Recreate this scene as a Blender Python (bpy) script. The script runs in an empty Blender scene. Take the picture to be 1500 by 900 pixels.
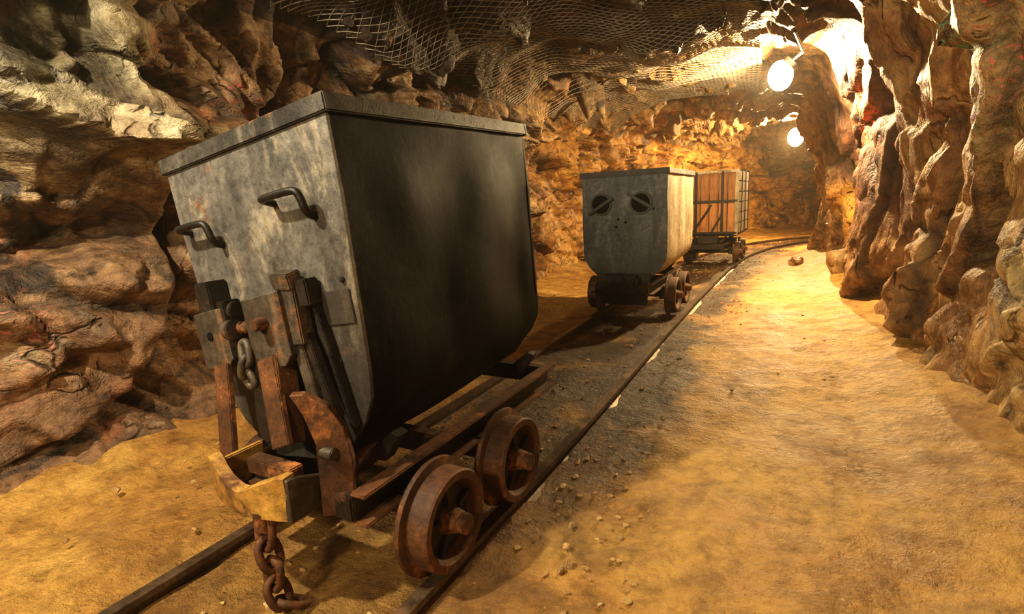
import bpy, bmesh, math, random
import numpy as np
from mathutils import Vector, Matrix, noise
random.seed(7)
S=bpy.context.scene
COL=S.collection
S.view_settings.view_transform='Standard'
try: S.view_settings.look='Medium High Contrast'
except Exception as ex: print(ex)

# ---------------------------------------------------------------- helpers
def link(o,parent=None):
    COL.objects.link(o)
    if parent: o.parent=parent
    return o
def empty(name,loc=(0,0,0),rot=(0,0,0),parent=None):
    e=bpy.data.objects.new(name,None); e.location=loc; e.rotation_euler=rot; e.empty_display_size=.1
    return link(e,parent)
def mesh_obj(name,verts,faces,mat,parent=None,smooth=False):
    me=bpy.data.meshes.new(name); me.from_pydata([tuple(v) for v in verts],[],faces); me.update()
    if mat: me.materials.append(mat)
    if smooth: me.polygons.foreach_set('use_smooth',[True]*len(me.polygons))
    return link(bpy.data.objects.new(name,me),parent)
def bm_obj(name,bm,mat,parent=None,smooth=False):
    bmesh.ops.recalc_face_normals(bm,faces=bm.faces)
    me=bpy.data.meshes.new(name); bm.to_mesh(me); bm.free()
    if mat: me.materials.append(mat)
    if smooth: me.polygons.foreach_set('use_smooth',[True]*len(me.polygons))
    return link(bpy.data.objects.new(name,me),parent)
def box(name,size,loc,mat,parent=None,rot=(0,0,0),bev=.004):
    bm=bmesh.new(); bmesh.ops.create_cube(bm,size=1)
    for v in bm.verts: v.co=Vector((v.co.x*size[0],v.co.y*size[1],v.co.z*size[2]))
    if bev: bmesh.ops.bevel(bm,geom=bm.edges[:],offset=min(bev,min(size)*.3),segments=2,affect='EDGES')
    o=bm_obj(name,bm,mat,parent); o.location=loc; o.rotation_euler=rot; return o
def bar(name,p0,p1,w,t,mat,parent=None,bev=.003):
    """flat bar from p0 to p1: width w across x, thickness t along y"""
    p0,p1=Vector(p0),Vector(p1); d=p1-p0; z=d.normalized()
    x=Vector((1,0,0))-z*z.x
    if x.length<.2: x=Vector((0,1,0))-z*z.y
    x.normalize(); y=z.cross(x)
    o=box(name,(w,t,d.length),(p0+p1)/2,mat,parent,bev=bev)
    o.rotation_euler=Matrix((x,y,z)).transposed().to_euler(); return o
def cyl(name,r,h,loc,mat,parent=None,axis='Z',seg=28,bev=.003,rot=None):
    bm=bmesh.new(); bmesh.ops.create_cone(bm,cap_ends=True,segments=seg,radius1=r,radius2=r,depth=h)
    if bev:
        es=[e for e in bm.edges if abs(e.verts[0].co.z-e.verts[1].co.z)<1e-6]
        bmesh.ops.bevel(bm,geom=es,offset=bev,segments=2,affect='EDGES')
    o=bm_obj(name,bm,mat,parent); o.location=loc
    o.rotation_euler=rot if rot else {'Z':(0,0,0),'X':(0,math.pi/2,0),'Y':(math.pi/2,0,0)}[axis]
    return o
def lathe(name,prof,loc,mat,parent=None,seg=44,flip=1):
    V=[];F=[];n=len(prof)
    for i in range(seg):
        a=2*math.pi*i/seg
        for x,r in prof: V.append((x*flip,r*math.cos(a),r*math.sin(a)))
    for i in range(seg):
        j=(i+1)%seg
        for k in range(n-1): F.append((i*n+k,i*n+k+1,j*n+k+1,j*n+k))
    o=mesh_obj(name,V,F,mat,parent); o.location=loc
    bm=bmesh.new(); bm.from_mesh(o.data); bmesh.ops.remove_doubles(bm,verts=bm.verts,dist=1e-5)
    bmesh.ops.recalc_face_normals(bm,faces=bm.faces); bm.to_mesh(o.data); bm.free()
    return o
def tube(name,pts,r,mat,parent=None,cyclic=False,smooth=True,res=3):
    cu=bpy.data.curves.new(name,'CURVE'); cu.dimensions='3D'; cu.bevel_depth=r; cu.bevel_resolution=res
    sp=cu.splines.new('NURBS' if smooth else 'POLY'); sp.points.add(len(pts)-1)
    for p,q in zip(sp.points,pts): p.co=(*q,1)
    sp.use_cyclic_u=cyclic
    if smooth: sp.order_u=3; sp.use_endpoint_u=not cyclic; sp.resolution_u=6
    cu.use_fill_caps=True
    cu.materials.append(mat)
    o=bpy.data.objects.new(name,cu); link(o,parent)
    dg=bpy.context.evaluated_depsgraph_get(); me=bpy.data.meshes.new_from_object(o.evaluated_get(dg))
    n=bpy.data.objects.new(name,me); n.parent=parent
    bpy.data.objects.remove(o); n.name=name; COL.objects.link(n)
    me.polygons.foreach_set('use_smooth',[True]*len(me.polygons))
    return n
def prism(name,poly,th,mat,parent=None,loc=(0,0,0),rot=(0,0,0),bev=.003):
    bm=bmesh.new()
    a=[bm.verts.new((x,-th/2,z)) for x,z in poly]; b=[bm.verts.new((x,th/2,z)) for x,z in poly]
    bm.faces.new(a); bm.faces.new(b[::-1]); n=len(a)
    for i in range(n): bm.faces.new((a[i],b[i],b[(i+1)%n],a[(i+1)%n]))
    if bev: bmesh.ops.bevel(bm,geom=bm.edges[:],offset=bev,segments=1,affect='EDGES')
    o=bm_obj(name,bm,mat,parent); o.location=loc; o.rotation_euler=rot; return o

# ---------------------------------------------------------------- materials
class NT:
    def __init__(s,name):
        s.m=bpy.data.materials.new(name); s.m.use_nodes=True; s.t=s.m.node_tree; s.n=s.t.nodes
        s.b=s.n['Principled BSDF']
        s.co=s.n.new('ShaderNodeTexCoord').outputs['Object']
    def mapping(s,scale=(1,1,1),rot=(0,0,0),src=None):
        n=s.n.new('ShaderNodeMapping'); n.inputs['Scale'].default_value=scale; n.inputs['Rotation'].default_value=rot
        s.t.links.new(src or s.co,n.inputs[0]); return n.outputs[0]
    def noise(s,sc,det=5,rough=.6,dist=0,vec=None):
        n=s.n.new('ShaderNodeTexNoise'); n.inputs['Scale'].default_value=sc; n.inputs['Detail'].default_value=det
        n.inputs['Roughness'].default_value=rough; n.inputs['Distortion'].default_value=dist
        s.t.links.new(vec or s.co,n.inputs['Vector']); return n.outputs['Fac']
    def vor(s,sc,feat='F1',vec=None,out='Distance'):
        n=s.n.new('ShaderNodeTexVoronoi'); n.feature=feat; n.inputs['Scale'].default_value=sc
        s.t.links.new(vec or s.co,n.inputs['Vector']); return n.outputs[out]
    def warp(s,vec,sc,amt):
        n=s.n.new('ShaderNodeTexNoise'); n.inputs['Scale'].default_value=sc; n.inputs['Detail'].default_value=3
        s.t.links.new(vec,n.inputs['Vector'])
        m=s.n.new('ShaderNodeVectorMath'); m.operation='MULTIPLY_ADD'
        s.t.links.new(n.outputs['Color'],m.inputs[0]); m.inputs[1].default_value=(amt,)*3; s.t.links.new(vec,m.inputs[2])
        return m.outputs[0]
    def ramp(s,fac,stops):
        n=s.n.new('ShaderNodeValToRGB'); e=n.color_ramp.elements
        while len(e)<len(stops): e.new(.5)
        for el,(p,c) in zip(e,stops):
            el.position=p; el.color=(c,c,c,1) if isinstance(c,(int,float)) else (*c,1)
        s.t.links.new(fac,n.inputs[0]); return n.outputs[0]
    def mix(s,f,a,b,mode='MIX'):
        n=s.n.new('ShaderNodeMix'); n.data_type='RGBA'; n.blend_type=mode; n.clamp_factor=True
        for i,x in ((0,f),(6,a),(7,b)):
            if hasattr(x,'links'): s.t.links.new(x,n.inputs[i])
            else: n.inputs[i].default_value=x if i==0 else (*x,1)
        return n.outputs[2]
    def math(s,op,a,b=0,c=None,clamp=False):
        n=s.n.new('ShaderNodeMath'); n.operation=op; n.use_clamp=clamp
        for i,x in enumerate((a,b,c)):
            if x is None: continue
            if hasattr(x,'links'): s.t.links.new(x,n.inputs[i])
            else: n.inputs[i].default_value=x
        return n.outputs[0]
    def xyz(s):
        n=s.n.new('ShaderNodeSeparateXYZ'); s.t.links.new(s.co,n.inputs[0]); return n.outputs
    def bump(s,h,st=.5,d=.01,prev=None):
        n=s.n.new('ShaderNodeBump'); n.inputs['Strength'].default_value=st; n.inputs['Distance'].default_value=d
        s.t.links.new(h,n.inputs['Height'])
        if prev: s.t.links.new(prev,n.inputs['Normal'])
        return n.outputs[0]
    def wsum(s,*pairs):
        o=None
        for v,k in pairs:
            o=s.math('MULTIPLY',v,k) if o is None else s.math('MULTIPLY_ADD',v,k,o)
        return o
    def ball(s,c,r):
        n=s.n.new('ShaderNodeVectorMath'); n.operation='DISTANCE'; s.t.links.new(s.co,n.inputs[0]); n.inputs[1].default_value=c
        return s.math('SUBTRACT',1,s.math('DIVIDE',n.outputs['Value'],r),clamp=True)
    def attr(s,name):
        n=s.n.new('ShaderNodeAttribute'); n.attribute_name=name; return n.outputs['Fac']
    def out(s,color=None,rough=None,metal=None,normal=None):
        for k,v in (('Base Color',color),('Roughness',rough),('Metallic',metal),('Normal',normal)):
            if v is None: continue
            if hasattr(v,'links'): s.t.links.new(v,s.b.inputs[k])
            else: s.b.inputs[k].default_value=(*v,1) if isinstance(v,tuple) else v
        return s.m

def rock_mat(name,kind):
    t=NT(name)
    x,y,z=t.xyz()
    strat=t.mapping((1,.6,1.1),(.5,.2,.3)) if kind!='right' else t.mapping((1,1.05,.5),(.35,0,0))
    mid=t.noise(2.2,6,.66,.9,strat)
    fine=t.noise(13,6,.75,.3)
    if kind=='left':
        c=t.ramp(mid,[(.28,(.045,.027,.017)),(.42,(.15,.085,.045)),(.52,(.30,.18,.09)),(.62,(.45,.32,.18)),(.75,(.58,.48,.32))])
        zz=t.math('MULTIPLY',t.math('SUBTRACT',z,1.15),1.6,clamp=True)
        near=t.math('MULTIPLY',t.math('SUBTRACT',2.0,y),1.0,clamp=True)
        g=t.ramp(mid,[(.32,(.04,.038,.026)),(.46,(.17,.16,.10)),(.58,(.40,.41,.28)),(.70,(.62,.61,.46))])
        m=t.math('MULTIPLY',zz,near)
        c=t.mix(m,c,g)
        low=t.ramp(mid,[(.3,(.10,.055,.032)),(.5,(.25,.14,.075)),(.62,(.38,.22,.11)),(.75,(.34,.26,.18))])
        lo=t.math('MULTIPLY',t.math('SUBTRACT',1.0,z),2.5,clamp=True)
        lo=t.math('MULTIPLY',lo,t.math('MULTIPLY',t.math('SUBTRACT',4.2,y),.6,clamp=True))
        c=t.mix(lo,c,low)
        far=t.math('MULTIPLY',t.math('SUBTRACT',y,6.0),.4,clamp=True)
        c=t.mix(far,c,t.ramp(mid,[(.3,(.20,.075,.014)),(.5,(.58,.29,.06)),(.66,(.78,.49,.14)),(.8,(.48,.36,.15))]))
    elif kind=='ceil':
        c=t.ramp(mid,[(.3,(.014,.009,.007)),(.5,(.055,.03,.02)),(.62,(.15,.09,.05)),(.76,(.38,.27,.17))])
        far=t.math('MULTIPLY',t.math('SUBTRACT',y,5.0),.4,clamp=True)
        c=t.mix(far,c,t.ramp(mid,[(.3,(.13,.06,.02)),(.5,(.44,.25,.09)),(.7,(.64,.44,.2))]))  # lamp glare painted in: ceiling colour brightens towards the far lamps
    else:
        c=t.ramp(mid,[(.28,(.15,.065,.025)),(.43,(.37,.175,.065)),(.54,(.55,.31,.115)),(.66,(.66,.43,.18)),(.78,(.52,.40,.21))])
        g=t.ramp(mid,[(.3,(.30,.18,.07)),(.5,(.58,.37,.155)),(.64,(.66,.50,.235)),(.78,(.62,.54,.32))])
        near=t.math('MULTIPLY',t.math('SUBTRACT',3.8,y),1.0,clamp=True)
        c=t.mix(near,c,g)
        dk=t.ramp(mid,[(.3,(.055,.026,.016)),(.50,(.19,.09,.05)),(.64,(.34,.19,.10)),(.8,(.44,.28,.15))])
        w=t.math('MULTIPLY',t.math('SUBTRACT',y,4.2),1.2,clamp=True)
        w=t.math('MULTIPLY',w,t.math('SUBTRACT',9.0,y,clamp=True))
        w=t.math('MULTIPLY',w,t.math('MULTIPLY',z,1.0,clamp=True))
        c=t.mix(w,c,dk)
    st=t.ramp(t.noise(1.5,4,.6,1.5),[(.58,0),(.67,.6)])
    c=t.mix(st,c,(.34,.12,.045))
    st2=t.noise(2.1,5,.7,1.2,t.mapping((1.3,1,1) if kind!='right' else (1,1.2,.6),(1,2,3) if kind!='right' else (.3,0,0)))
    c=t.mix(t.ramp(st2,[(.60,0),(.67,.5 if kind!='right' else .3)]),c,(.48,.42,.29) if kind!='ceil' else (.30,.25,.18))
    c=t.mix(t.ramp(st2,[(.35,.95 if kind!='right' else .75),(.45,0)]),c,(.03,.021,.016))
    c=t.mix(.7 if kind!='right' else .6,c,t.ramp(fine,[(.35,(.15,.14,.13)),(.62,(1.,1.,1.))]),'MULTIPLY')
    wv=t.warp(strat,3.5,.7)
    e1=t.vor(1.9,'DISTANCE_TO_EDGE',wv)
    fm=t.ramp(st2,[(.50,0),(.60,1)])
    fr=t.math('MULTIPLY',t.ramp(e1,[(.0,1),(.028,0)]),fm)
    c=t.mix(t.math('MULTIPLY',fr,.6),c,(.02,.013,.01))
    c=t.mix(t.math('MULTIPLY',t.attr('crack_shade'),.8),c,(.012,.008,.006))  # crevice shade put into the rock colour along the displaced cracks
    def paint(c,pt,r,col,th=.5,sc=7):
        m=t.math('MULTIPLY',t.ramp(t.ball(pt,r),[(0,0),(.5,.8)]),t.ramp(t.noise(sc,4,.7,2.5),[(th,0),(th+.06,.9)]))
        return t.mix(m,c,col)
    if kind=='right':
        c=paint(c,(1.95,3.45,1.75),.34,(.12,.42,.24),.51,11); c=paint(c,(1.9,3.55,1.45),.28,(.42,.18,.52),.50,11)
        c=paint(c,(2.0,3.1,1.3),.30,(.14,.30,.16),.56,11); c=paint(c,(2.0,3.2,1.7),.34,(.65,.12,.08),.56,11)
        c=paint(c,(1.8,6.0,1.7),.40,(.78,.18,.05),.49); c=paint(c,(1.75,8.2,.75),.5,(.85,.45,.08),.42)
    if kind=='left':
        c=paint(c,(-1.7,.8,.62),.35,(.65,.25,.2),.56,10); c=paint(c,(-1.7,2.2,1.75),.3,(.45,.05,.05),.56)
        c=paint(c,(-1.7,.35,.72),.2,(.65,.62,.58),.52)
    h=t.wsum((t.noise(4.5,6,.68,.6,strat),.06),(t.noise(24,5,.7),.015),(e1,.03),(fr,-.02))
    n=t.bump(h,1.0,1.0)
    r=t.ramp(mid,[(.3,.42),(.7,.72)])
    return t.out(c,r,0,n)

def floor_mat():
    t=NT('dirt_floor_material'); x,y,z=t.xyz()
    a=t.noise(1.4,5,.65,.5); b=t.noise(9,7,.75,.2)
    c=t.ramp(a,[(.3,(.30,.145,.035)),(.45,(.52,.28,.07)),(.6,(.68,.41,.11)),(.78,(.76,.52,.19))])
    c=t.mix(.7,c,t.ramp(b,[(.36,(.30,.25,.19)),(.57,(1,1,1))]),'MULTIPLY')
    # damp darker patches
    c=t.mix(t.ramp(t.noise(.9,5,.7,.6,t.mapping((1,.7,1),(0,0,.6))),[(.54,0),(.64,.45)]),c,(.22,.115,.04))
    d=t.math('ABSOLUTE',t.math('SUBTRACT',t.attr('trk'),.16))
    d=t.math('ADD',d,t.math('MULTIPLY',t.math('SUBTRACT',t.noise(2.2,5,.7,.3),.5),1.1))
    g=t.ramp(d,[(.44,1),(.70,0)])
    gn=t.noise(50,4,.78)
    grav=t.ramp(gn,[(.38,(.010,.006,.004)),(.54,(.055,.03,.016)),(.64,(.15,.083,.042)),(.78,(.32,.20,.115))])
    brk=t.ramp(t.noise(1.1,4,.7),[(.54,1),(.66,.35)])
    g=t.math('MULTIPLY',g,t.math('ADD',.5,t.math('MULTIPLY',t.math('SUBTRACT',y,1.4),.5,clamp=True),clamp=True))
    g=t.math('MULTIPLY',g,brk)
    c=t.mix(g,c,grav)
    sp=t.ramp(t.vor(24,'F1'),[(.07,1),(.12,0)])
    sp=t.math('MULTIPLY',sp,t.ramp(b,[(.50,0),(.58,1)]))
    c=t.mix(t.math('MULTIPLY',sp,.7),c,(.09,.06,.04))
    h=t.wsum((t.noise(3.2,5,.6),.08),(t.noise(17,6,.75),.034),(gn,.012))
    n=t.bump(h,1,1.0)
    r=t.ramp(a,[(.35,.32),(.6,.62)])
    return t.out(c,r,0,n)

def metal_mat(name,c1,c2,rust=.3,metal=.55,rough=.5,streak=True,rustcol=(.25,.095,.03),light=None,grime=None,spec=.5,dust=.8,fb=.003):
    t=NT(name)
    a=t.noise(3.5,6,.65,.5)
    c=t.mix(t.ramp(a,[(.35,0),(.65,1)]),c1,c2)
    if streak:
        s=t.noise(6,5,.6,0,t.mapping((1,1,.12)))
        c=t.mix(t.math('MULTIPLY',t.ramp(s,[(.48,0),(.62,1)]),.6),c,tuple(v*.3 for v in c1))
    if light: c=t.mix(t.ramp(t.noise(5,7,.72,1,t.mapping((1,1,.5),(1,1,0))),[(.53,0),(.68,dust)]),c,light)
    rm=t.ramp(t.noise(4.5,8,.75,.3,t.mapping((1,1,1),(2,1,3))),[(.72-rust*.45,0),(.80-rust*.45,1)])
    rc=t.mix(t.noise(25,4,.7),tuple(v*.35 for v in rustcol),tuple(min(1,v*1.7) for v in rustcol))
    c=t.mix(rm,c,rc)
    f=t.noise(30,6,.8)
    c=t.mix(.7,c,t.ramp(f,[(.36,(.2,.2,.2)),(.58,(1,1,1))]),'MULTIPLY')
    if grime:
        x,y,z=t.xyz(); gm=t.math('ADD',t.math('MULTIPLY',t.math('SUBTRACT',grime,z),2.2),t.math('MULTIPLY',t.math('SUBTRACT',a,.5),2.5),clamp=True)
        c=t.mix(t.math('MULTIPLY',gm,.8),c,(.026,.021,.017))
    m=t.math('MULTIPLY',t.math('SUBTRACT',1,rm),metal)
    r=t.math('ADD',t.math('MULTIPLY',rm,.35),t.math('ADD',rough-.12,t.math('MULTIPLY',a,.25)),clamp=True)
    n=t.bump(t.wsum((t.noise(2.2,2,.5),.012),(f,fb)),.9,1.0)
    t.b.inputs['Specular IOR Level'].default_value=spec
    return t.out(c,r,m,n)
def wood_mat(name,c1,c2):
    t=NT(name)
    g=t.noise(9,6,.65,.6,t.mapping((1,1,.08)))
    c=t.mix(t.ramp(g,[(.35,0),(.65,1)]),c1,c2); c=t.mix(.7,c,t.ramp(t.noise(3,5),[(.35,(.3,.25,.2)),(.6,(1,1,1))]),'MULTIPLY')
    return t.out(c,.75,0,t.bump(g,.4,.01))
def emis(name,col,st):
    t=NT(name); t.b.inputs['Emission Color'].default_value=(*col,1); t.b.inputs['Emission Strength'].default_value=st
    return t.out((1,1,1),.4)

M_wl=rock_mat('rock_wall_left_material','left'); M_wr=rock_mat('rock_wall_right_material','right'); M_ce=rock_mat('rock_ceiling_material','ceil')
M_fl=floor_mat()
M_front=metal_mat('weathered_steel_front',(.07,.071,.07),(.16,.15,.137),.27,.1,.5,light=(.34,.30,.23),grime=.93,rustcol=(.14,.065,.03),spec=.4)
M_side=metal_mat('dark_shell_steel',(.004,.0045,.006),(.009,.010,.014),.12,.0,.55,light=(.024,.026,.029),rustcol=(.03,.018,.011),grime=.6,spec=.08,dust=.7,fb=.0012)  # near-black base colour for hopper shell and back plate
M_rim=metal_mat('rim_steel',(.03,.03,.03),(.08,.075,.068),.25,.1,.5,light=(.16,.14,.12),spec=.2)
M_rust=metal_mat('rusty_iron',(.04,.018,.009),(.15,.06,.020),.42,.1,.65,False,(.30,.12,.035))
M_drk=metal_mat('dark_rusty_iron',(.010,.008,.007),(.035,.024,.017),.28,.3,.55,False,(.11,.042,.015))
M_lug=metal_mat('worn_coupling_steel',(.035,.029,.023),(.10,.08,.06),.38,.2,.5,False,(.16,.065,.022),light=(.26,.22,.155),dust=.6)
M_yel=metal_mat('yellow_worn_bumper',(.28,.14,.034),(.62,.39,.095),.42,.0,.55,False,(.13,.055,.02))
M_rail=metal_mat('rail_steel',(.07,.045,.03),(.20,.14,.09),.35,.5,.4,False,(.18,.08,.035))
M_blk=metal_mat('black_iron',(.014,.014,.014),(.05,.046,.04),.03,.5,.4,False)
M_void=metal_mat('recess_shade',(.004,.004,.004),(.012,.011,.010),.03,.0,.8,False,spec=.1)  # near-black colour stands in for the shade inside recesses and holes
M_f2=metal_mat('grey_painted_plate',(.055,.065,.07),(.14,.15,.15),.16,.1,.5,light=(.24,.245,.22),rustcol=(.10,.05,.025),grime=.78)
M_s2=metal_mat('cream_painted_plate',(.34,.27,.16),(.54,.45,.29),.25,.0,.6)
M_wood=wood_mat('orange_plank_wood',(.14,.05,.016),(.46,.21,.065)); M_wood2=wood_mat('pale_plank_wood',(.22,.16,.10),(.46,.38,.26))
M_wire=metal_mat('galvanised_wire',(.20,.175,.14),(.42,.36,.28),.22,.1,.5,False)
M_stone=rock_mat('loose_stone_material','right')
M_bulb=emis('lamp_globe_glow',(1,.86,.58),40)

# ---------------------------------------------------------------- tunnel shell
LP=np.array([(-1.75,-3),(-1.75,0),(-1.72,1.8),(-1.85,4),(-2.1,7.5),(-2.05,10.5),(-1.5,13.5),(-.5,16),(1.2,18),(4,19.3),(7,19.6)],float)
RP=np.array([(2.25,-3),(2.2,0),(2.15,2.4),(2.02,4.8),(1.92,6.7),(1.72,9.2),(1.58,11.3),(2.1,12.7),(3.4,13.4),(5,13.6),(7,13.6)],float)
def cr(P,u):
    u=min(max(u,0),len(P)-1.0001); i=int(u); f=u-i
    p0=P[max(i-1,0)];p1=P[i];p2=P[i+1];p3=P[min(i+2,len(P)-1)]
    return .5*((2*p1)+(-p0+p2)*f+(2*p0-5*p1+4*p2-p3)*f*f+(-p0+3*p1-3*p2+p3)*f**3)
us=[];u=0.0
while u<9.999:
    us.append(u)
    a=cr(LP,u);b=cr(LP,u+.01);c=cr(RP,u);d=cr(RP,u+.01)
    sp=max(np.linalg.norm(b-a),np.linalg.norm(d-c))/.01
    yy=(a[1]+c[1])/2
    st=.08 if yy<-.6 else (.022 if yy<4 else (.032 if yy<8 else .07))
    u+=st/max(sp,.3)
NS=len(us)
secL=[(.02,-.35),(.0,.0),(-.02,.5),(.0,1.0),(.02,1.5),(.06,1.95),(.18,2.28)]
secR=[(.0,-.35),(.0,0.),(-.05,.5),(-.06,1.0),(.02,1.5),(.16,1.95),(.38,2.35)]
def dens(P,step):
    o=[];P=[np.array(p) for p in P]
    for a,b in zip(P[:-1],P[1:]):
        n=max(1,int(round(np.linalg.norm(b-a)/step)))
        for k in range(n): o.append(a+(b-a)*k/n)
    o.append(P[-1]); return o
dL=dens(secL,.024); dR=dens(secR,.024)
NCe=110
nL=len(dL);nR=len(dR);NV=nL+NCe-1+nR
B=np.zeros((NS,NV,3))
for i,u in enumerate(us):
    a=cr(LP,u);b=cr(RP,u);w=np.linalg.norm(b-a);d=(b-a)/w
    yy=(a[1]+b[1])/2
    over=.10*math.exp(-((yy-9.5)/2.5)**2)
    for j,(ins,z) in enumerate(dL): B[i,j]=(*(a+d*ins),z)
    top=dL[-1];tr=dR[-1]
    rin=tr[0]+over
    for k in range(1,NCe):
        f=k/NCe
        X=top[0]*(1-f)+(w-rin)*f
        Z=top[1]*(1-f)+tr[1]*f+.40*(1-(2*f-1)**2)**.6
        B[i,nL-1+k]=(*(a+d*X),Z)
    for j,(ins,z) in enumerate(dR[::-1]):
        o=over*max(0,min(1,(z-.8)/1.5))
        B[i,nL-1+NCe+j]=(*(b-d*(ins+o)),z)
du=np.gradient(B,axis=0);dv=np.gradient(B,axis=1)
N=np.cross(dv,du);N/=(np.linalg.norm(N,axis=2,keepdims=True)+1e-9)
ctr=np.stack([np.array([*((cr(LP,u)+cr(RP,u))/2),1.2]) for u in us])[:,None,:]
sg=np.sign(np.sum(N*(ctr-B),axis=2,keepdims=True));N*=sg
def h3(c,k):
    v=math.sin(c[0]*127.1+c[1]*311.7+c[2]*74.7+k*19.19)*43758.5453
    return v-math.floor(v)
def cellrock(q,tilt,off,K):
    d,pts=noise.voronoi(q)
    W=0;A=0
    for i in range(3):
        w=math.exp(-(d[i]-d[0])*K)
        if w<.02: break
        c=pts[i];r=q-c;cc=(round(c[0],3),round(c[1],3),round(c[2],3))
        rv=Vector((h3(cc,1)-.5,h3(cc,2)-.5,h3(cc,3)-.5))*2
        A+=w*(rv.dot(r)*tilt+(h3(cc,4)-.5)*off);W+=w
    return A/W,d[1]-d[0]
def G(p,c,r): 
    return math.exp(-((p[0]-c[0])/r[0])**2-((p[1]-c[1])/r[1])**2-((p[2]-c[2])/r[2])**2)
CR=np.zeros((NS,NV));DD=np.zeros((NS,NV))
rotL=Matrix.Rotation(.55,3,'X')
for i in range(NS):
    for j in range(NV):
        b=B[i,j];p=Vector(b)
        part=0 if j<nL else (2 if j>=nL-1+NCe else 1)
        if part==2: q0=Vector((p.x,p.y*.95+p.z*.32,p.z*.62))
        else: q0=rotL@p; q0=Vector((q0.x,q0.y*.8,q0.z*1.15))
        if part==0: amp=.5+.75*min(1,max(0,(p.z-.75)/.5))
        elif part==2: amp=.46
        else: amp=.8
        amp*=1-.65*math.exp(-((p.y-7)/1.5)**2-((p.x-1.3)/.8)**2-((p.z-2.4)/.7)**2)-.6*math.exp(-((p.y-12.2)/1.5)**2-((p.x-1.4)/.8)**2)
        wv=noise.noise_vector(p*1.1)*.18
        q=q0+wv+noise.noise_vector(p*5)*.02
        K=60 if part!=2 else 40
        d1,e1=cellrock(q*1.25,.40,.34,K)
        d2,e2=cellrock(q*2.9+Vector((5,3,1)),.20,.14 if part!=2 else .13,K*.8)
        d3,e3=cellrock(q*6.8+Vector((2,8,1)),.075,.045,26)
        fr=noise.fractal(p*2.0,1,2.1,6)*.035
        D=(d1+d2+d3)*amp+fr
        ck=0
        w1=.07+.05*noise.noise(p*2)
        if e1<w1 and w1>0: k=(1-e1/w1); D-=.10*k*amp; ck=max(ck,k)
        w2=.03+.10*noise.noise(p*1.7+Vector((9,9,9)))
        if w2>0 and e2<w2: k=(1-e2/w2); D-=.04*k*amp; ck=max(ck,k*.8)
        if part==0:
            D+=.30*G(p,(-1.75,1.42,1.55),(1,.26,.17))+.18*G(p,(-1.75,.9,1.75),(1,.3,.2))
            D-=.38*G(p,(-1.75,1.25,1.10),(1,.42,.14))+.34*G(p,(-1.75,1.75,1.92),(1,.22,.14))
            D+=.10*G(p,(-1.75,1.1,.85),(1,.9,.12))
            D+=.30*G(p,(-1.75,1.0,-.1),(1,2.2,.22))
        if part==2:
            D+=.14*G(p,(1.95,6.1,1.1),(2,.5,.9))-.10*G(p,(1.95,5.0,1.2),(2,.35,.9))
            D*=1-.7*G(p,(2.1,2.2,.1),(2,.6,.3))
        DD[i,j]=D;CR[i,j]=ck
for seam,ww,it in ((nL-1,4,4),(nL-1+NCe,7,8)):
    for w_ in range(it):
        for j in range(seam-ww,seam+ww+1):
            DD[:,j]=(DD[:,j-1]+DD[:,j]*2+DD[:,j+1])/4
            N[:,j]=(N[:,j-1]+N[:,j]*2+N[:,j+1])/4
P=B+N*DD[:,:,None]
def strip(name,j0,j1,mat):
    n=j1-j0+1
    V=P[:,j0:j1+1].reshape(-1,3)
    F=[]
    for i in range(NS-1):
        for j in range(n-1):
            a=i*n+j; F.append((a,a+1,a+n+1,a+n))
    o=mesh_obj(name,V,F,mat,smooth=True)
    at=o.data.attributes.new('crack_shade','FLOAT','POINT'); at.data.foreach_set('value',CR[:,j0:j1+1].reshape(-1).astype(np.float32))
    return o
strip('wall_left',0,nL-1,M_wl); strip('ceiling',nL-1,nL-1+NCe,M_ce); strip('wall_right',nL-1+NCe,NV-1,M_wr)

# ---------------------------------------------------------------- track centre line
TC=[(0.0,-3,),(.02,-1),(.02,1),(.02,2.5),(-.03,5),(-.04,7),(-.02,9),(.08,10.5),(.42,12.2),(1.15,13.8),(2.4,15.0),(4.2,15.8),(6.5,16)]
TC=np.array([(a,b) for a,b in TC],float)
tl=[cr(TC,k*(len(TC)-1)/400) for k in range(401)]; tl=np.array(tl)
tt=np.gradient(tl,axis=0); tt/=np.linalg.norm(tt,axis=1,keepdims=True); tn=np.stack([tt[:,1],-tt[:,0]],1)
HG=.40
def trk_off(x,y):
    d=(tl[:,0]-x)**2+(tl[:,1]-y)**2; k=int(np.argmin(d))
    return float((x-tl[k,0])*tn[k,0]+(y-tl[k,1])*tn[k,1])
NF=150;V=[];TA=[];nf=0
for u in us[::1]:
    a=cr(LP,u);b=cr(RP,u);d=(b-a)/np.linalg.norm(b-a);a2=a-d*.5;b2=b+d*.5;nf+=1
    for k in range(NF):
        f=k/(NF-1);x,y=a2+(b2-a2)*f
        t=trk_off(x,y)
        p=Vector((x,y,0))
        z=-.055+noise.fractal(p*1.1,1,2,4)*.03+noise.fractal(p*6,1,2,3)*.012
        w=abs(t)
        if w<.62: z=min(z,-.05)
        if t>.75: z+=.035*min(1,(t-.75)/.4)
        z+=.10*max(0,1-((x-a[0])*d[0]+(y-a[1])*d[1])/.5)
        z+=.12*max(0,1-((b[0]-x)*d[0]+(b[1]-y)*d[1])/.5)
        V.append((x,y,z));TA.append(t)
F=[]
for i in range(nf-1):
    for j in range(NF-1):
        a=i*NF+j;F.append((a,a+1,a+NF+1,a+NF))
fl=mesh_obj('floor',V,F,M_fl,smooth=True)
at=fl.data.attributes.new('trk','FLOAT','POINT'); at.data.foreach_set('value',np.array(TA,dtype=np.float32))

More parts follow.
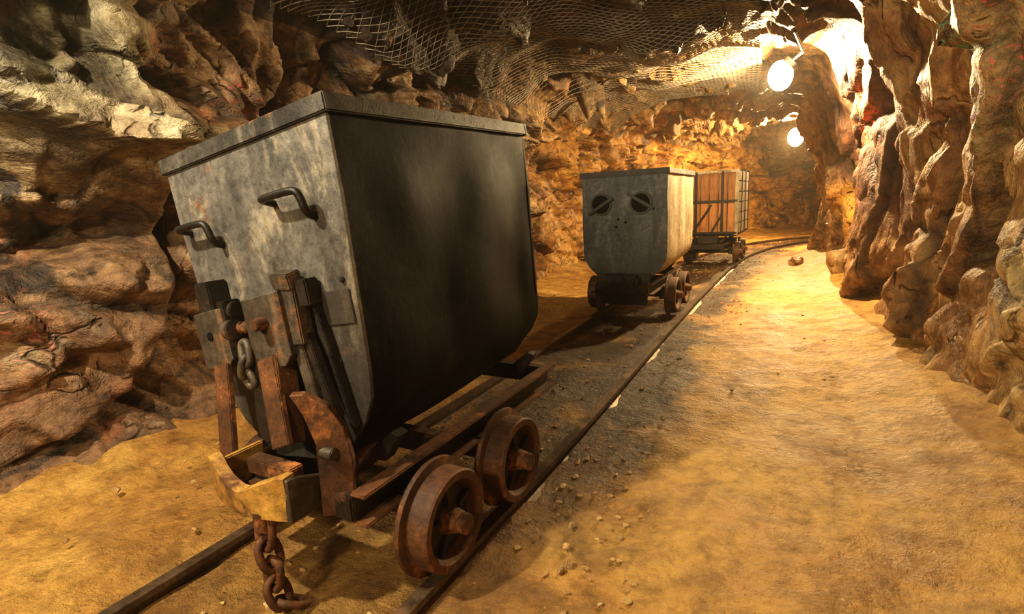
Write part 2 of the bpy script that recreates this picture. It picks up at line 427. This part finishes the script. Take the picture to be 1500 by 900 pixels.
track=empty('mine_rail_track')
prof=[(-.022,0),(.022,0),(.024,-.02),(.008,-.028),(.008,-.055),(.04,-.065),(.04,-.075),(-.04,-.075),(-.04,-.065),(-.008,-.055),(-.008,-.028),(-.024,-.02)]
for sd,nm in ((-1,'rail_left'),(1,'rail_right')):
    V=[];F=[];n=len(prof)
    for k in range(0,401,2):
        c=tl[k]+tn[k]*sd*HG
        for px,pz in prof: V.append((c[0]+tn[k,0]*px,c[1]+tn[k,1]*px,pz))
    m=len(V)//n
    for i in range(m-1):
        for j in range(n): a=i*n+j;b=i*n+(j+1)%n;F.append((a,b,b+n,a+n))
    mesh_obj(nm,V,F,M_rail,track)

# ---------------------------------------------------------------- cart parts
def wheelset(par,y,i,hw=HG,r=.17):
    pr=[(.062,0),(.062,.03),(.055,.037),(.03,.042),(.002,.055),(-.004,.115),(.03,.13),(.042,.14),(.044,.166),(.036,.17),(-.03,.172),(-.036,.198),(-.048,.2),(-.056,.195),(-.056,.0)]
    pr=[(a,b*r/.17) for a,b in pr]
    for sd in (-1,1):
        lathe(f'wheel_{i}_{"l" if sd<0 else "r"}',pr,(sd*hw,y,r),M_rust,par,flip=sd)
        lathe(f'wheel_web_{i}_{sd}',[(.006,.05*r/.17),(.001,.117*r/.17)],(sd*(hw+.002),y,r),M_drk,par,flip=sd)
        for k in range(5):
            a=k*2*math.pi/5+.4
            bar(f'wheel_rib_{i}_{sd}_{k}',(sd*(hw+.01),y+math.cos(a)*.05,r+math.sin(a)*.05),(sd*(hw+.01),y+math.cos(a)*.122,r+math.sin(a)*.122),.022,.02,M_drk,par)
        cyl(f'hub_cap_{i}_{sd}',.032,.03,(sd*(hw+.07),y,r),M_rust,par,'X')
    cyl(f'axle_{i}',.028,hw*2,(0,y,r),M_drk,par,'X')
def hopper(par,L,tx,bx,H,H2,mf,ms,mr,rise=.03,narrow=0):
    sec=[(tx,H),(tx-.008,H-.25),((tx+bx)/2,.95),(bx,.62),(bx-.015,.54),(bx-.06,.465),(bx-.13,.40),(.17,.345),(.14,.34)]
    full=sec+[(-x,z) for x,z in sec[::-1]]
    ny=26;dn=[]
    for (x0,z0),(x1,z1) in zip(full[:-1],full[1:]):
        n=max(1,int(math.hypot(x1-x0,z1-z0)/.06))
        for k in range(n): dn.append((x0+(x1-x0)*k/n,z0+(z1-z0)*k/n))
    dn.append(full[-1]);V=[];F=[];n=len(dn)
    def nw(x,z,t): return x*(1-narrow*t*max(0,min(1,(H-z)/.7)))
    for i in range(ny+1):
        y=L*i/ny
        for x,z in dn:
            zz=z+(H2-H)*(y/L)*max(0,(z-.6)/(H-.6))
            zz+=rise*max(0,(y/L-.35)/.65)**1.5*max(0,min(1,(.62-z)/.2))
            e=min(1,min(y,L-y)/.12)*min(1,max(0,(H-z)/.1))
            s=noise.noise(Vector((x*3,y*3.5,z*3)))*.02*e
            V.append((nw(x,z,y/L)+(s if x>0 else -s),y,zz))
    for i in range(ny):
        for j in range(n-1): a=i*n+j;F.append((a,a+1,a+n+1,a+n))
    o=mesh_obj('hopper_shell',V,F,ms,par,smooth=True)
    md=o.modifiers.new('thickness','SOLIDIFY');md.thickness=.012;md.offset=-1
    mod=o.modifiers.new('edge','EDGE_SPLIT');mod.split_angle=math.radians(35)
    for nm,y,h in (('front_plate',-.006,H),('back_plate',L+.006,H2)):
        prism(nm,[(nw(x,z,1 if y>0 else 0),(z if z<H else h)+(rise*max(0,min(1,(.62-z)/.2)) if y>0 else 0)) for x,z in full],.014,mf if y<0 else ms,par,(0,y,0),bev=.002)
    tlt=math.atan2(H2-H,L)
    for sd in (-1,1):
        box('rim_side_'+('l' if sd<0 else 'r'),(.02,L+.05,.05),(sd*(tx+.004),L/2,(H+H2)/2-.02),mr,par,(tlt,0,0))
    box('rim_front',(2*tx+.03,.02,.052),(0,-.016,H-.02),mr,par); box('rim_back',(2*tx+.03,.02,.052),(0,L+.016,H2-.02),mr,par)
def handle(par,x,z,y,w=.17,h=.065,d=.055,nm='handle'):
    tube(nm,[(x-w/2,y,z-.0),(x-w/2,y-d*.8,z+.01),(x-w/2+.02,y-d,z+.012),(x+w/2-.02,y-d,z+.012),(x+w/2,y-d*.9,z),(x+w/2,y-d*.7,z-h),(x+w/2-.01,y,z-h)],.0115,M_blk,par)
def chain(par,pts,mat,link_l=.075,r=.0095,nm='chain_link'):
    for i in range(len(pts)-1):
        a,b=Vector(pts[i]),Vector(pts[i+1]); m=(a+b)/2; d=(b-a).normalized(); hl=(b-a).length/2+r*1.2
        s=Vector((1,0,0)) if i%2==0 else Vector((0,1,0)); s=(s-d*s.dot(d)).normalized(); hw=link_l*.30
        q=[]
        for k in range(16):
            t=2*math.pi*k/16; q.append(m+d*math.cos(t)*hl*1.0+s*math.copysign(abs(math.sin(t))**.6,math.sin(t))*hw)
        tube(f'{nm}_{i}',q,r,mat,par,cyclic=True,smooth=False)
def chassis(par,L,wy,wb,r=.17):
    for sd in (-1,1):
        s='l' if sd<0 else 'r'
        box('frame_web_'+s,(.014,L+.16,.09),(sd*.25,L/2-.04,.285),M_drk,par)
        box('frame_flange_top_'+s,(.06,L+.16,.012),(sd*.272,L/2-.04,.33),M_rust,par)
        box('frame_flange_bottom_'+s,(.06,L+.16,.012),(sd*.272,L/2-.04,.24),M_rust,par)
        for i,y in enumerate((wy,wy+wb)):
            box(f'axle_box_{s}_{i}',(.07,.12,.12),(sd*.30,y,.19),M_drk,par)
        for i,y in enumerate((.10,L-.12)):
            prism(f'saddle_{s}_{i}',[(.0,.33),(.06,.33),(.13,.43),(.10,.44),(.0,.36)] if sd>0 else [(0,.33),(-.06,.33),(-.13,.43),(-.10,.44),(0,.36)],.05,M_drk,par,(sd*.14,y,0))
    for i,y in enumerate((-.10,wy+wb/2,L+.02)):
        box(f'cross_member_{i}',(.5,.05,.08),(0,y,.285),M_drk,par)
    wheelset(par,wy,0,r=r); wheelset(par,wy+wb,1,r=r)
# ------ cart 1
c1=empty('mine_cart',(.02,1.09,0))
chassis(c1,1.16,.115,.435,.160)
b1=empty('hopper_body',(0,0,0),(0,-.143,0),c1)
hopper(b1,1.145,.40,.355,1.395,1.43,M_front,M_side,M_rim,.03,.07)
handle(b1,-.255,1.14,-.012); handle(b1,.20,1.155,-.012)
box('front_patch',(.14,.006,.10),(.28,-.016,.82),M_front,b1)
for sx,sz in ((-.1,.66),(.25,.66),(.33,.9),(.23,.9)): cyl('front_rivet',.009,.012,(sx,-.018,sz),M_rim,b1,'Y')
def lug(x,z,w=.15,h=.19,y=-.075,s=''):
    prism('coupling_plate'+s,[(-w/2,-h*.5),(w*.3,-h*.5),(w/2,-h*.36),(w/2,h*.5),(-w/2,h*.44)],.032,M_lug,b1,(x,y,z))
    cyl('coupling_hole'+s,.017,.036,(x-.01,y-.001,z+.01),M_void,b1,'Y')
lug(-.235,.775,s='_l',w=.16,h=.2); lug(.045,.785,s='_r',w=.18,h=.23)
box('hinge_block_a',(.075,.07,.13),(-.245,-.05,.90),M_drk,b1); box('hinge_block_b',(.06,.05,.20),(.155,-.05,.83),M_lug,b1,rot=(0,.05,0))
box('hinge_block_c',(.04,.06,.10),(-.155,-.06,.845),M_drk,b1); box('hinge_cap',(.08,.05,.05),(.15,-.06,.925),M_lug,b1,rot=(.2,.1,0))
box('hinge_block_d',(.045,.05,.08),(.215,-.045,.88),M_drk,b1)
cyl('coupling_pin',.02,.30,(-.09,-.06,.80),M_rust,b1,'X'); cyl('pin_head_a',.032,.03,(-.13,-.085,.80),M_lug,b1,'X'); cyl('pin_head_b',.02,.06,(.05,-.10,.81),M_rust,b1,'Y')
cyl('pin_head_c',.028,.02,(-.10,-.075,.86),M_drk,b1,'X')
bar('strut_a',(-.215,-.09,.69),(-.19,-.16,.38),.075,.02,M_rust,b1)
bar('strut_c',(.02,-.09,.70),(.085,-.15,.44),.08,.02,M_rust,b1); bar('strut_c_web',(.06,-.06,.70),(.10,-.12,.44),.02,.07,M_rust,b1)
bar('lever_a',(.155,-.04,.80),(.245,-.06,.50),.028,.03,M_drk,b1); bar('lever_b',(.13,-.05,.74),(.20,-.08,.45),.045,.02,M_lug,b1); bar('lever_c',(.215,-.03,.88),(.275,-.03,.46),.018,.03,M_blk,b1)
prism('strut_web',[(-.12,.70),(-.02,.70),(.16,.42),(.10,.38),(-.02,.44),(-.14,.40),(-.19,.42)],.02,M_drk,b1,(0,-.04,0))
chain(b1,[(-.07,-.095,.745),(-.06,-.105,.70),(-.078,-.105,.66),(-.06,-.105,.63)],M_lug,.06,.012,'short_chain_link')
def bumper(par):
    V=[];F=[];n=18
    for i in range(n+1):
        f=i/n;x=-.21+.34*f
        y=-.235-.035*math.sin(math.pi*f)
        zt=.415-.055*math.sin(math.pi*f)**2+noise.noise(Vector((x*20,0,0)))*.006;zb=.28
        V+= [(x,y,zb),(x,y-.008,zt),(x,y+.028,zt+.004),(x,y+.028,zb)]
    for i in range(n):
        for k in range(4): a=i*4+k;b=i*4+(k+1)%4;F.append((a,b,b+4,a+4))
    F+=[(0,1,2,3),(n*4+3,n*4+2,n*4+1,n*4)]
    o=mesh_obj('bumper_plate',V,F,M_yel,par)
    bm=bmesh.new();bm.from_mesh(o.data);bmesh.ops.recalc_face_normals(bm,faces=bm.faces);bm.to_mesh(o.data);bm.free()
    box('bumper_side_l',(.02,.16,.11),(-.20,-.15,.34),M_yel,par)
    prism('bumper_side_r',[(-.10,.28),(.10,.28),(.10,.34),(-.08,.41),(-.10,.41)],.022,M_lug,par,(.13,-.14,0),rot=(0,0,math.pi/2))
    box('bumper_floor',(.34,.17,.015),(-.03,-.15,.285),M_rust,par); box('bumper_top_step',(.2,.05,.05),(-.03,-.15,.37),M_rust,par)
    prism('rocker_lug',[(-.04,.25),(.055,.25),(.065,.42),(.05,.52),(.01,.59),(-.05,.63),(-.09,.63),(-.055,.57),(-.03,.48)],.035,M_rust,par,(.175,-.11,0),rot=(0,0,.6))
    cyl('rocker_pin',.018,.05,(.185,-.125,.45),M_lug,par,'X')
    cyl('hook_pin',.022,.06,(.02,-.25,.265),M_rust,par,'Z')
    box('drawbar',(.07,.10,.03),(.02,-.20,.265),M_rust,par)
bumper(c1)
chain(c1,[(.02,-.24,.25),(.012,-.245,.185),(.03,-.24,.12),(.022,-.245,.055),(.04,-.235,-.005),(.065,-.19,-.03)],M_rust,.1,.012)
bar('brake_rod',(.02,-.02,.22),(.3,.25,.18),.012,.012,M_drk,c1)

# ------ cart 2
c2=empty('mine_cart',(-.13,4.92,0))
chassis(c2,1.2,.33,.446)
b2=empty('hopper_body',(0,0,0),(0,.0,0),c2)
hopper(b2,1.2,.41,.405,1.37,1.37,M_f2,M_s2,M_f2)
for i,(x,s) in enumerate(((-.215,1),(.165,-1))):
    cyl(f'round_port_{i}',.105,.02,(x,-.018,1.075),M_f2,b2,'Y',40)
    cyl(f'port_recess_{i}',.085,.03,(x,-.02,1.075),M_void,b2,'Y',40)
    bar(f'port_bar_{i}',(x-.12,-.045,1.075-.09*s+.0),(x+.12,-.045,1.075+.09*s*.6),.028,.02,M_f2,b2)
for x,z in ((-.05,.93),(.02,.9),(-.07,.86)): cyl('rivet',.012,.012,(x,-.018,z),M_void,b2,'Y')
box('coupler_block',(.34,.18,.16),(0,-.10,.33),M_drk,c2,bev=.02); cyl('buffer',.08,.07,(0,-.2,.34),M_drk,c2,'Y')
prism('cradle_plate',[(-.26,.42),(.26,.42),(.22,.12),(-.22,.12)],.03,M_drk,c2,(0,-.03,0))

# ------ cart 3 : wooden box wagon
c3=empty('wooden_mine_wagon',(.0,9.1,0),(0,0,-.02))
chassis(c3,1.35,.34,.55)
W3=.41;z0,z1=.48,1.47
np_=6
for i in range(np_):
    w=2*W3/np_;box(f'front_plank_{i}',(w-.012,.03,z1-z0-.02),(-W3+w*(i+.5),0,(z0+z1)/2),M_wood,c3)
    box(f'back_plank_{i}',(w-.012,.03,z1-z0-.02),(-W3+w*(i+.5),1.35,(z0+z1)/2),M_wood,c3)
for k in range(6):
    h=(z1-z0)/6
    for sd in (-1,1): box(f'side_plank_{k}_{sd}',(.03,1.34,h-.012),(sd*W3,.675,z0+h*(k+.5)),M_wood2,c3)
for sd in (-1,1):
    for y in (-.01,.45,.9,1.36): box(f'corner_iron_{sd}_{y}',(.05,.05,z1-z0+.03),(sd*W3,y,(z0+z1)/2),M_s2 if y<0 else M_drk,c3)
for z in (z0+.02,1.0,z1-.01): box('front_strap',(2*W3+.03,.03,.04),(0,-.022,z),M_drk if z<1.3 else M_s2,c3)
for x in (-.2,.2): box('front_upright',(.035,.035,z1-z0),(x,-.03,(z0+z1)/2),M_drk,c3)
bar('brake_lever',(-.25,-.06,.5),(.05,-.12,.95),.03,.02,M_drk,c3); bar('brace',(.05,-.05,.52),(.2,-.05,.8),.03,.02,M_drk,c3)
box('wagon_floor',(2*W3,1.35,.05),(0,.675,z0-.01),M_drk,c3)
box('drawgear',(.3,.14,.12),(0,-.05,.40),M_drk,c3)

# ---------------------------------------------------------------- wire netting under the roof
SM=DD.copy()
for it in range(60):
    SM[1:-1,1:-1]=(SM[:-2,1:-1]+SM[2:,1:-1]+SM[1:-1,:-2]+SM[1:-1,2:])/4
def net(name,u0,u1,v0,v1,off,cs=.07):
    ia=min(range(NS),key=lambda k:abs(us[k]-u0)); ib=min(range(NS),key=lambda k:abs(us[k]-u1))
    j0=nL-1+int(NCe*v0);j1=nL-1+int(NCe*v1)
    # the netting drapes over the smoothed rock with some clearance
    def samp(fi,fj):
        i=int(fi);j=int(fj);n=N[min(i,NS-1),min(j,NV-1)]
        i2=min(i+1,NS-1);j2=min(j+1,NV-1);a=fi-i;c=fj-j
        b=(B[i,j]*(1-a)*(1-c)+B[i2,j]*a*(1-c)+B[i,j2]*(1-a)*c+B[i2,j2]*a*c)
        sm=(SM[i,j]*(1-a)*(1-c)+SM[i2,j]*a*(1-c)+SM[i,j2]*(1-a)*c+SM[i2,j2]*a*c)
        sag=noise.noise(Vector(b)*1.1)*.05+noise.noise(Vector(b)*3)*.02
        return b+n*(off+sm+sag)
    mid=B[ia:ib+1,(j0+j1)//2]
    arc=np.concatenate([[0],np.cumsum(np.linalg.norm(np.diff(mid,axis=0),axis=1))])
    row=B[(ia+ib)//2,j0:j1+1]; arr=np.concatenate([[0],np.cumsum(np.linalg.norm(np.diff(row,axis=0),axis=1))])
    nu=int(arc[-1]/(cs*.5)); nv=int(arr[-1]/(cs*.8))
    idx={};V=[];F=[]
    def vid(a,b):
        if (a,b) not in idx:
            fi=ia+np.interp(a*cs*.5,arc,np.arange(len(arc)));fj=j0+np.interp(b*cs*.8,arr,np.arange(len(arr)))
            idx[(a,b)]=len(V);V.append(samp(fi,fj))
        return idx[(a,b)]
    for a in range(0,nu-1):
        for b in range(1,nv-1):
            if (a+b)%2==0: F.append((vid(a,b),vid(a+1,b+1),vid(a+2,b),vid(a+1,b-1)))
    o=mesh_obj(name,V,F,M_wire)
    m=o.modifiers.new('wires','WIREFRAME');m.thickness=.007;m.use_even_offset=False
    return o
net('ceiling_wire_netting',2.0,4.75,.02,.84,.12)

# ---------------------------------------------------------------- lamps
def lamp(loc,r,power,nm='mine_lamp',col=(1,.74,.42),cable=None):
    e=empty(nm,loc)
    bm=bmesh.new();bmesh.ops.create_uvsphere(bm,u_segments=24,v_segments=16,radius=r)
    for v in bm.verts: v.co.z*=1.25
    bm_obj('glass_globe',bm,M_bulb,e,True)
    cyl('lamp_base',r*.6,.06,(r*.7,0,r*.95),M_blk,e,rot=(0,.8,0))
    if cable: tube('lamp_cable',cable,.012,M_blk,e)
    ld=bpy.data.lights.new(nm+'_light','POINT');ld.energy=power;ld.color=col;ld.shadow_soft_size=.05
    lo=bpy.data.objects.new('lamp_light',ld);link(lo,e);lo.location=(-.06,-(r+.07),-.06)
    return e
lamp((1.06,6.6,2.31),.12,560,col=(1,.75,.40),cable=[(.1,0,.13),(.2,-.3,.14),(.22,-.7,.05),(.15,-1.2,.12)])
lamp((1.10,13.0,2.20),.15,820,col=(1,.68,.30))
def small(loc,power,col,soft=.06):
    e=empty('mine_lamp',loc)
    bm=bmesh.new();bmesh.ops.create_uvsphere(bm,u_segments=16,v_segments=12,radius=.035);bm_obj('bulb',bm,M_bulb,e,True)
    cyl('lamp_socket',.03,.08,(0,0,.07),M_blk,e)
    ld=bpy.data.lights.new('l','POINT');ld.energy=power;ld.color=col;ld.shadow_soft_size=soft
    lo=bpy.data.objects.new('lamp_light',ld);link(lo,e);lo.location=(0,0,-.1)
small((-.45,-.1,2.5),340,(1,.85,.59),.04)
small((.6,-1.5,2.2),230,(1,.80,.50),.15)  # unseen fill light, added behind the camera to brighten the right wall

# ---------------------------------------------------------------- loose stones
V=[];F=[]
def stone(c,r):
    bm=bmesh.new();bmesh.ops.create_icosphere(bm,subdivisions=2 if r>.02 else 1,radius=1)
    o=len(V);s=(random.uniform(.7,1.3),random.uniform(.7,1.3),random.uniform(.45,.8));sd=random.random()*50
    bm.verts.index_update()
    for v in bm.verts:
        k=1+noise.noise(v.co*1.4+Vector((sd,0,0)))*.7
        V.append((c[0]+v.co.x*r*s[0]*k,c[1]+v.co.y*r*s[1]*k,c[2]+v.co.z*r*s[2]*k))
    for f in bm.faces: F.append(tuple(o+v.index for v in f.verts))
    bm.free()
for i in range(240):
    u=random.uniform(.8,6.2);a=cr(LP,u);b=cr(RP,u)
    f=random.uniform(.12,.88);x,y=a+(b-a)*f
    if abs(trk_off(x,y))<.6: continue
    stone((x,y,-.02),random.uniform(.005,.016))
stone((1.28,9.3,.03),.13)
for i in range(1100):
    k=random.randint(60,300);o=random.choice((random.uniform(-.3,.3),random.uniform(.47,.95)));c=tl[k]+tn[k]*o
    stone((c[0],c[1],-.05),random.uniform(.005,.015))
mesh_obj('loose_stones',V,F,M_stone)

# world: faint ambient and thin dusty air that gives the lamps their halo
w=bpy.data.worlds.new('tunnel_ambient');S.world=w;w.use_nodes=True;wt=w.node_tree
wt.nodes['Background'].inputs[0].default_value=(1,.8,.55,1);wt.nodes['Background'].inputs[1].default_value=.2
vs=wt.nodes.new('ShaderNodeVolumeScatter');vs.inputs['Density'].default_value=.0035;vs.inputs['Color'].default_value=(1,.9,.75,1);vs.inputs['Anisotropy'].default_value=.3
wt.links.new(vs.outputs[0],[n for n in wt.nodes if n.type=='OUTPUT_WORLD'][0].inputs['Volume'])
yaw,pit,rol=.510,.193,-.05
f=Vector((-math.sin(yaw)*math.cos(pit),math.cos(yaw)*math.cos(pit),-math.sin(pit)));r=Vector((math.cos(yaw),math.sin(yaw),0));u=r.cross(f)
r2=r*math.cos(rol)+u*math.sin(rol);u2=-r*math.sin(rol)+u*math.cos(rol)
cd=bpy.data.cameras.new('camera');cd.sensor_width=36;cd.lens=774/1500*36;cd.clip_start=.02
cam=bpy.data.objects.new('camera',cd);link(cam)
M=Matrix((r2,u2,-f)).transposed().to_4x4();M.translation=Vector((1.37,0,1.125));cam.matrix_world=M
S.camera=cam
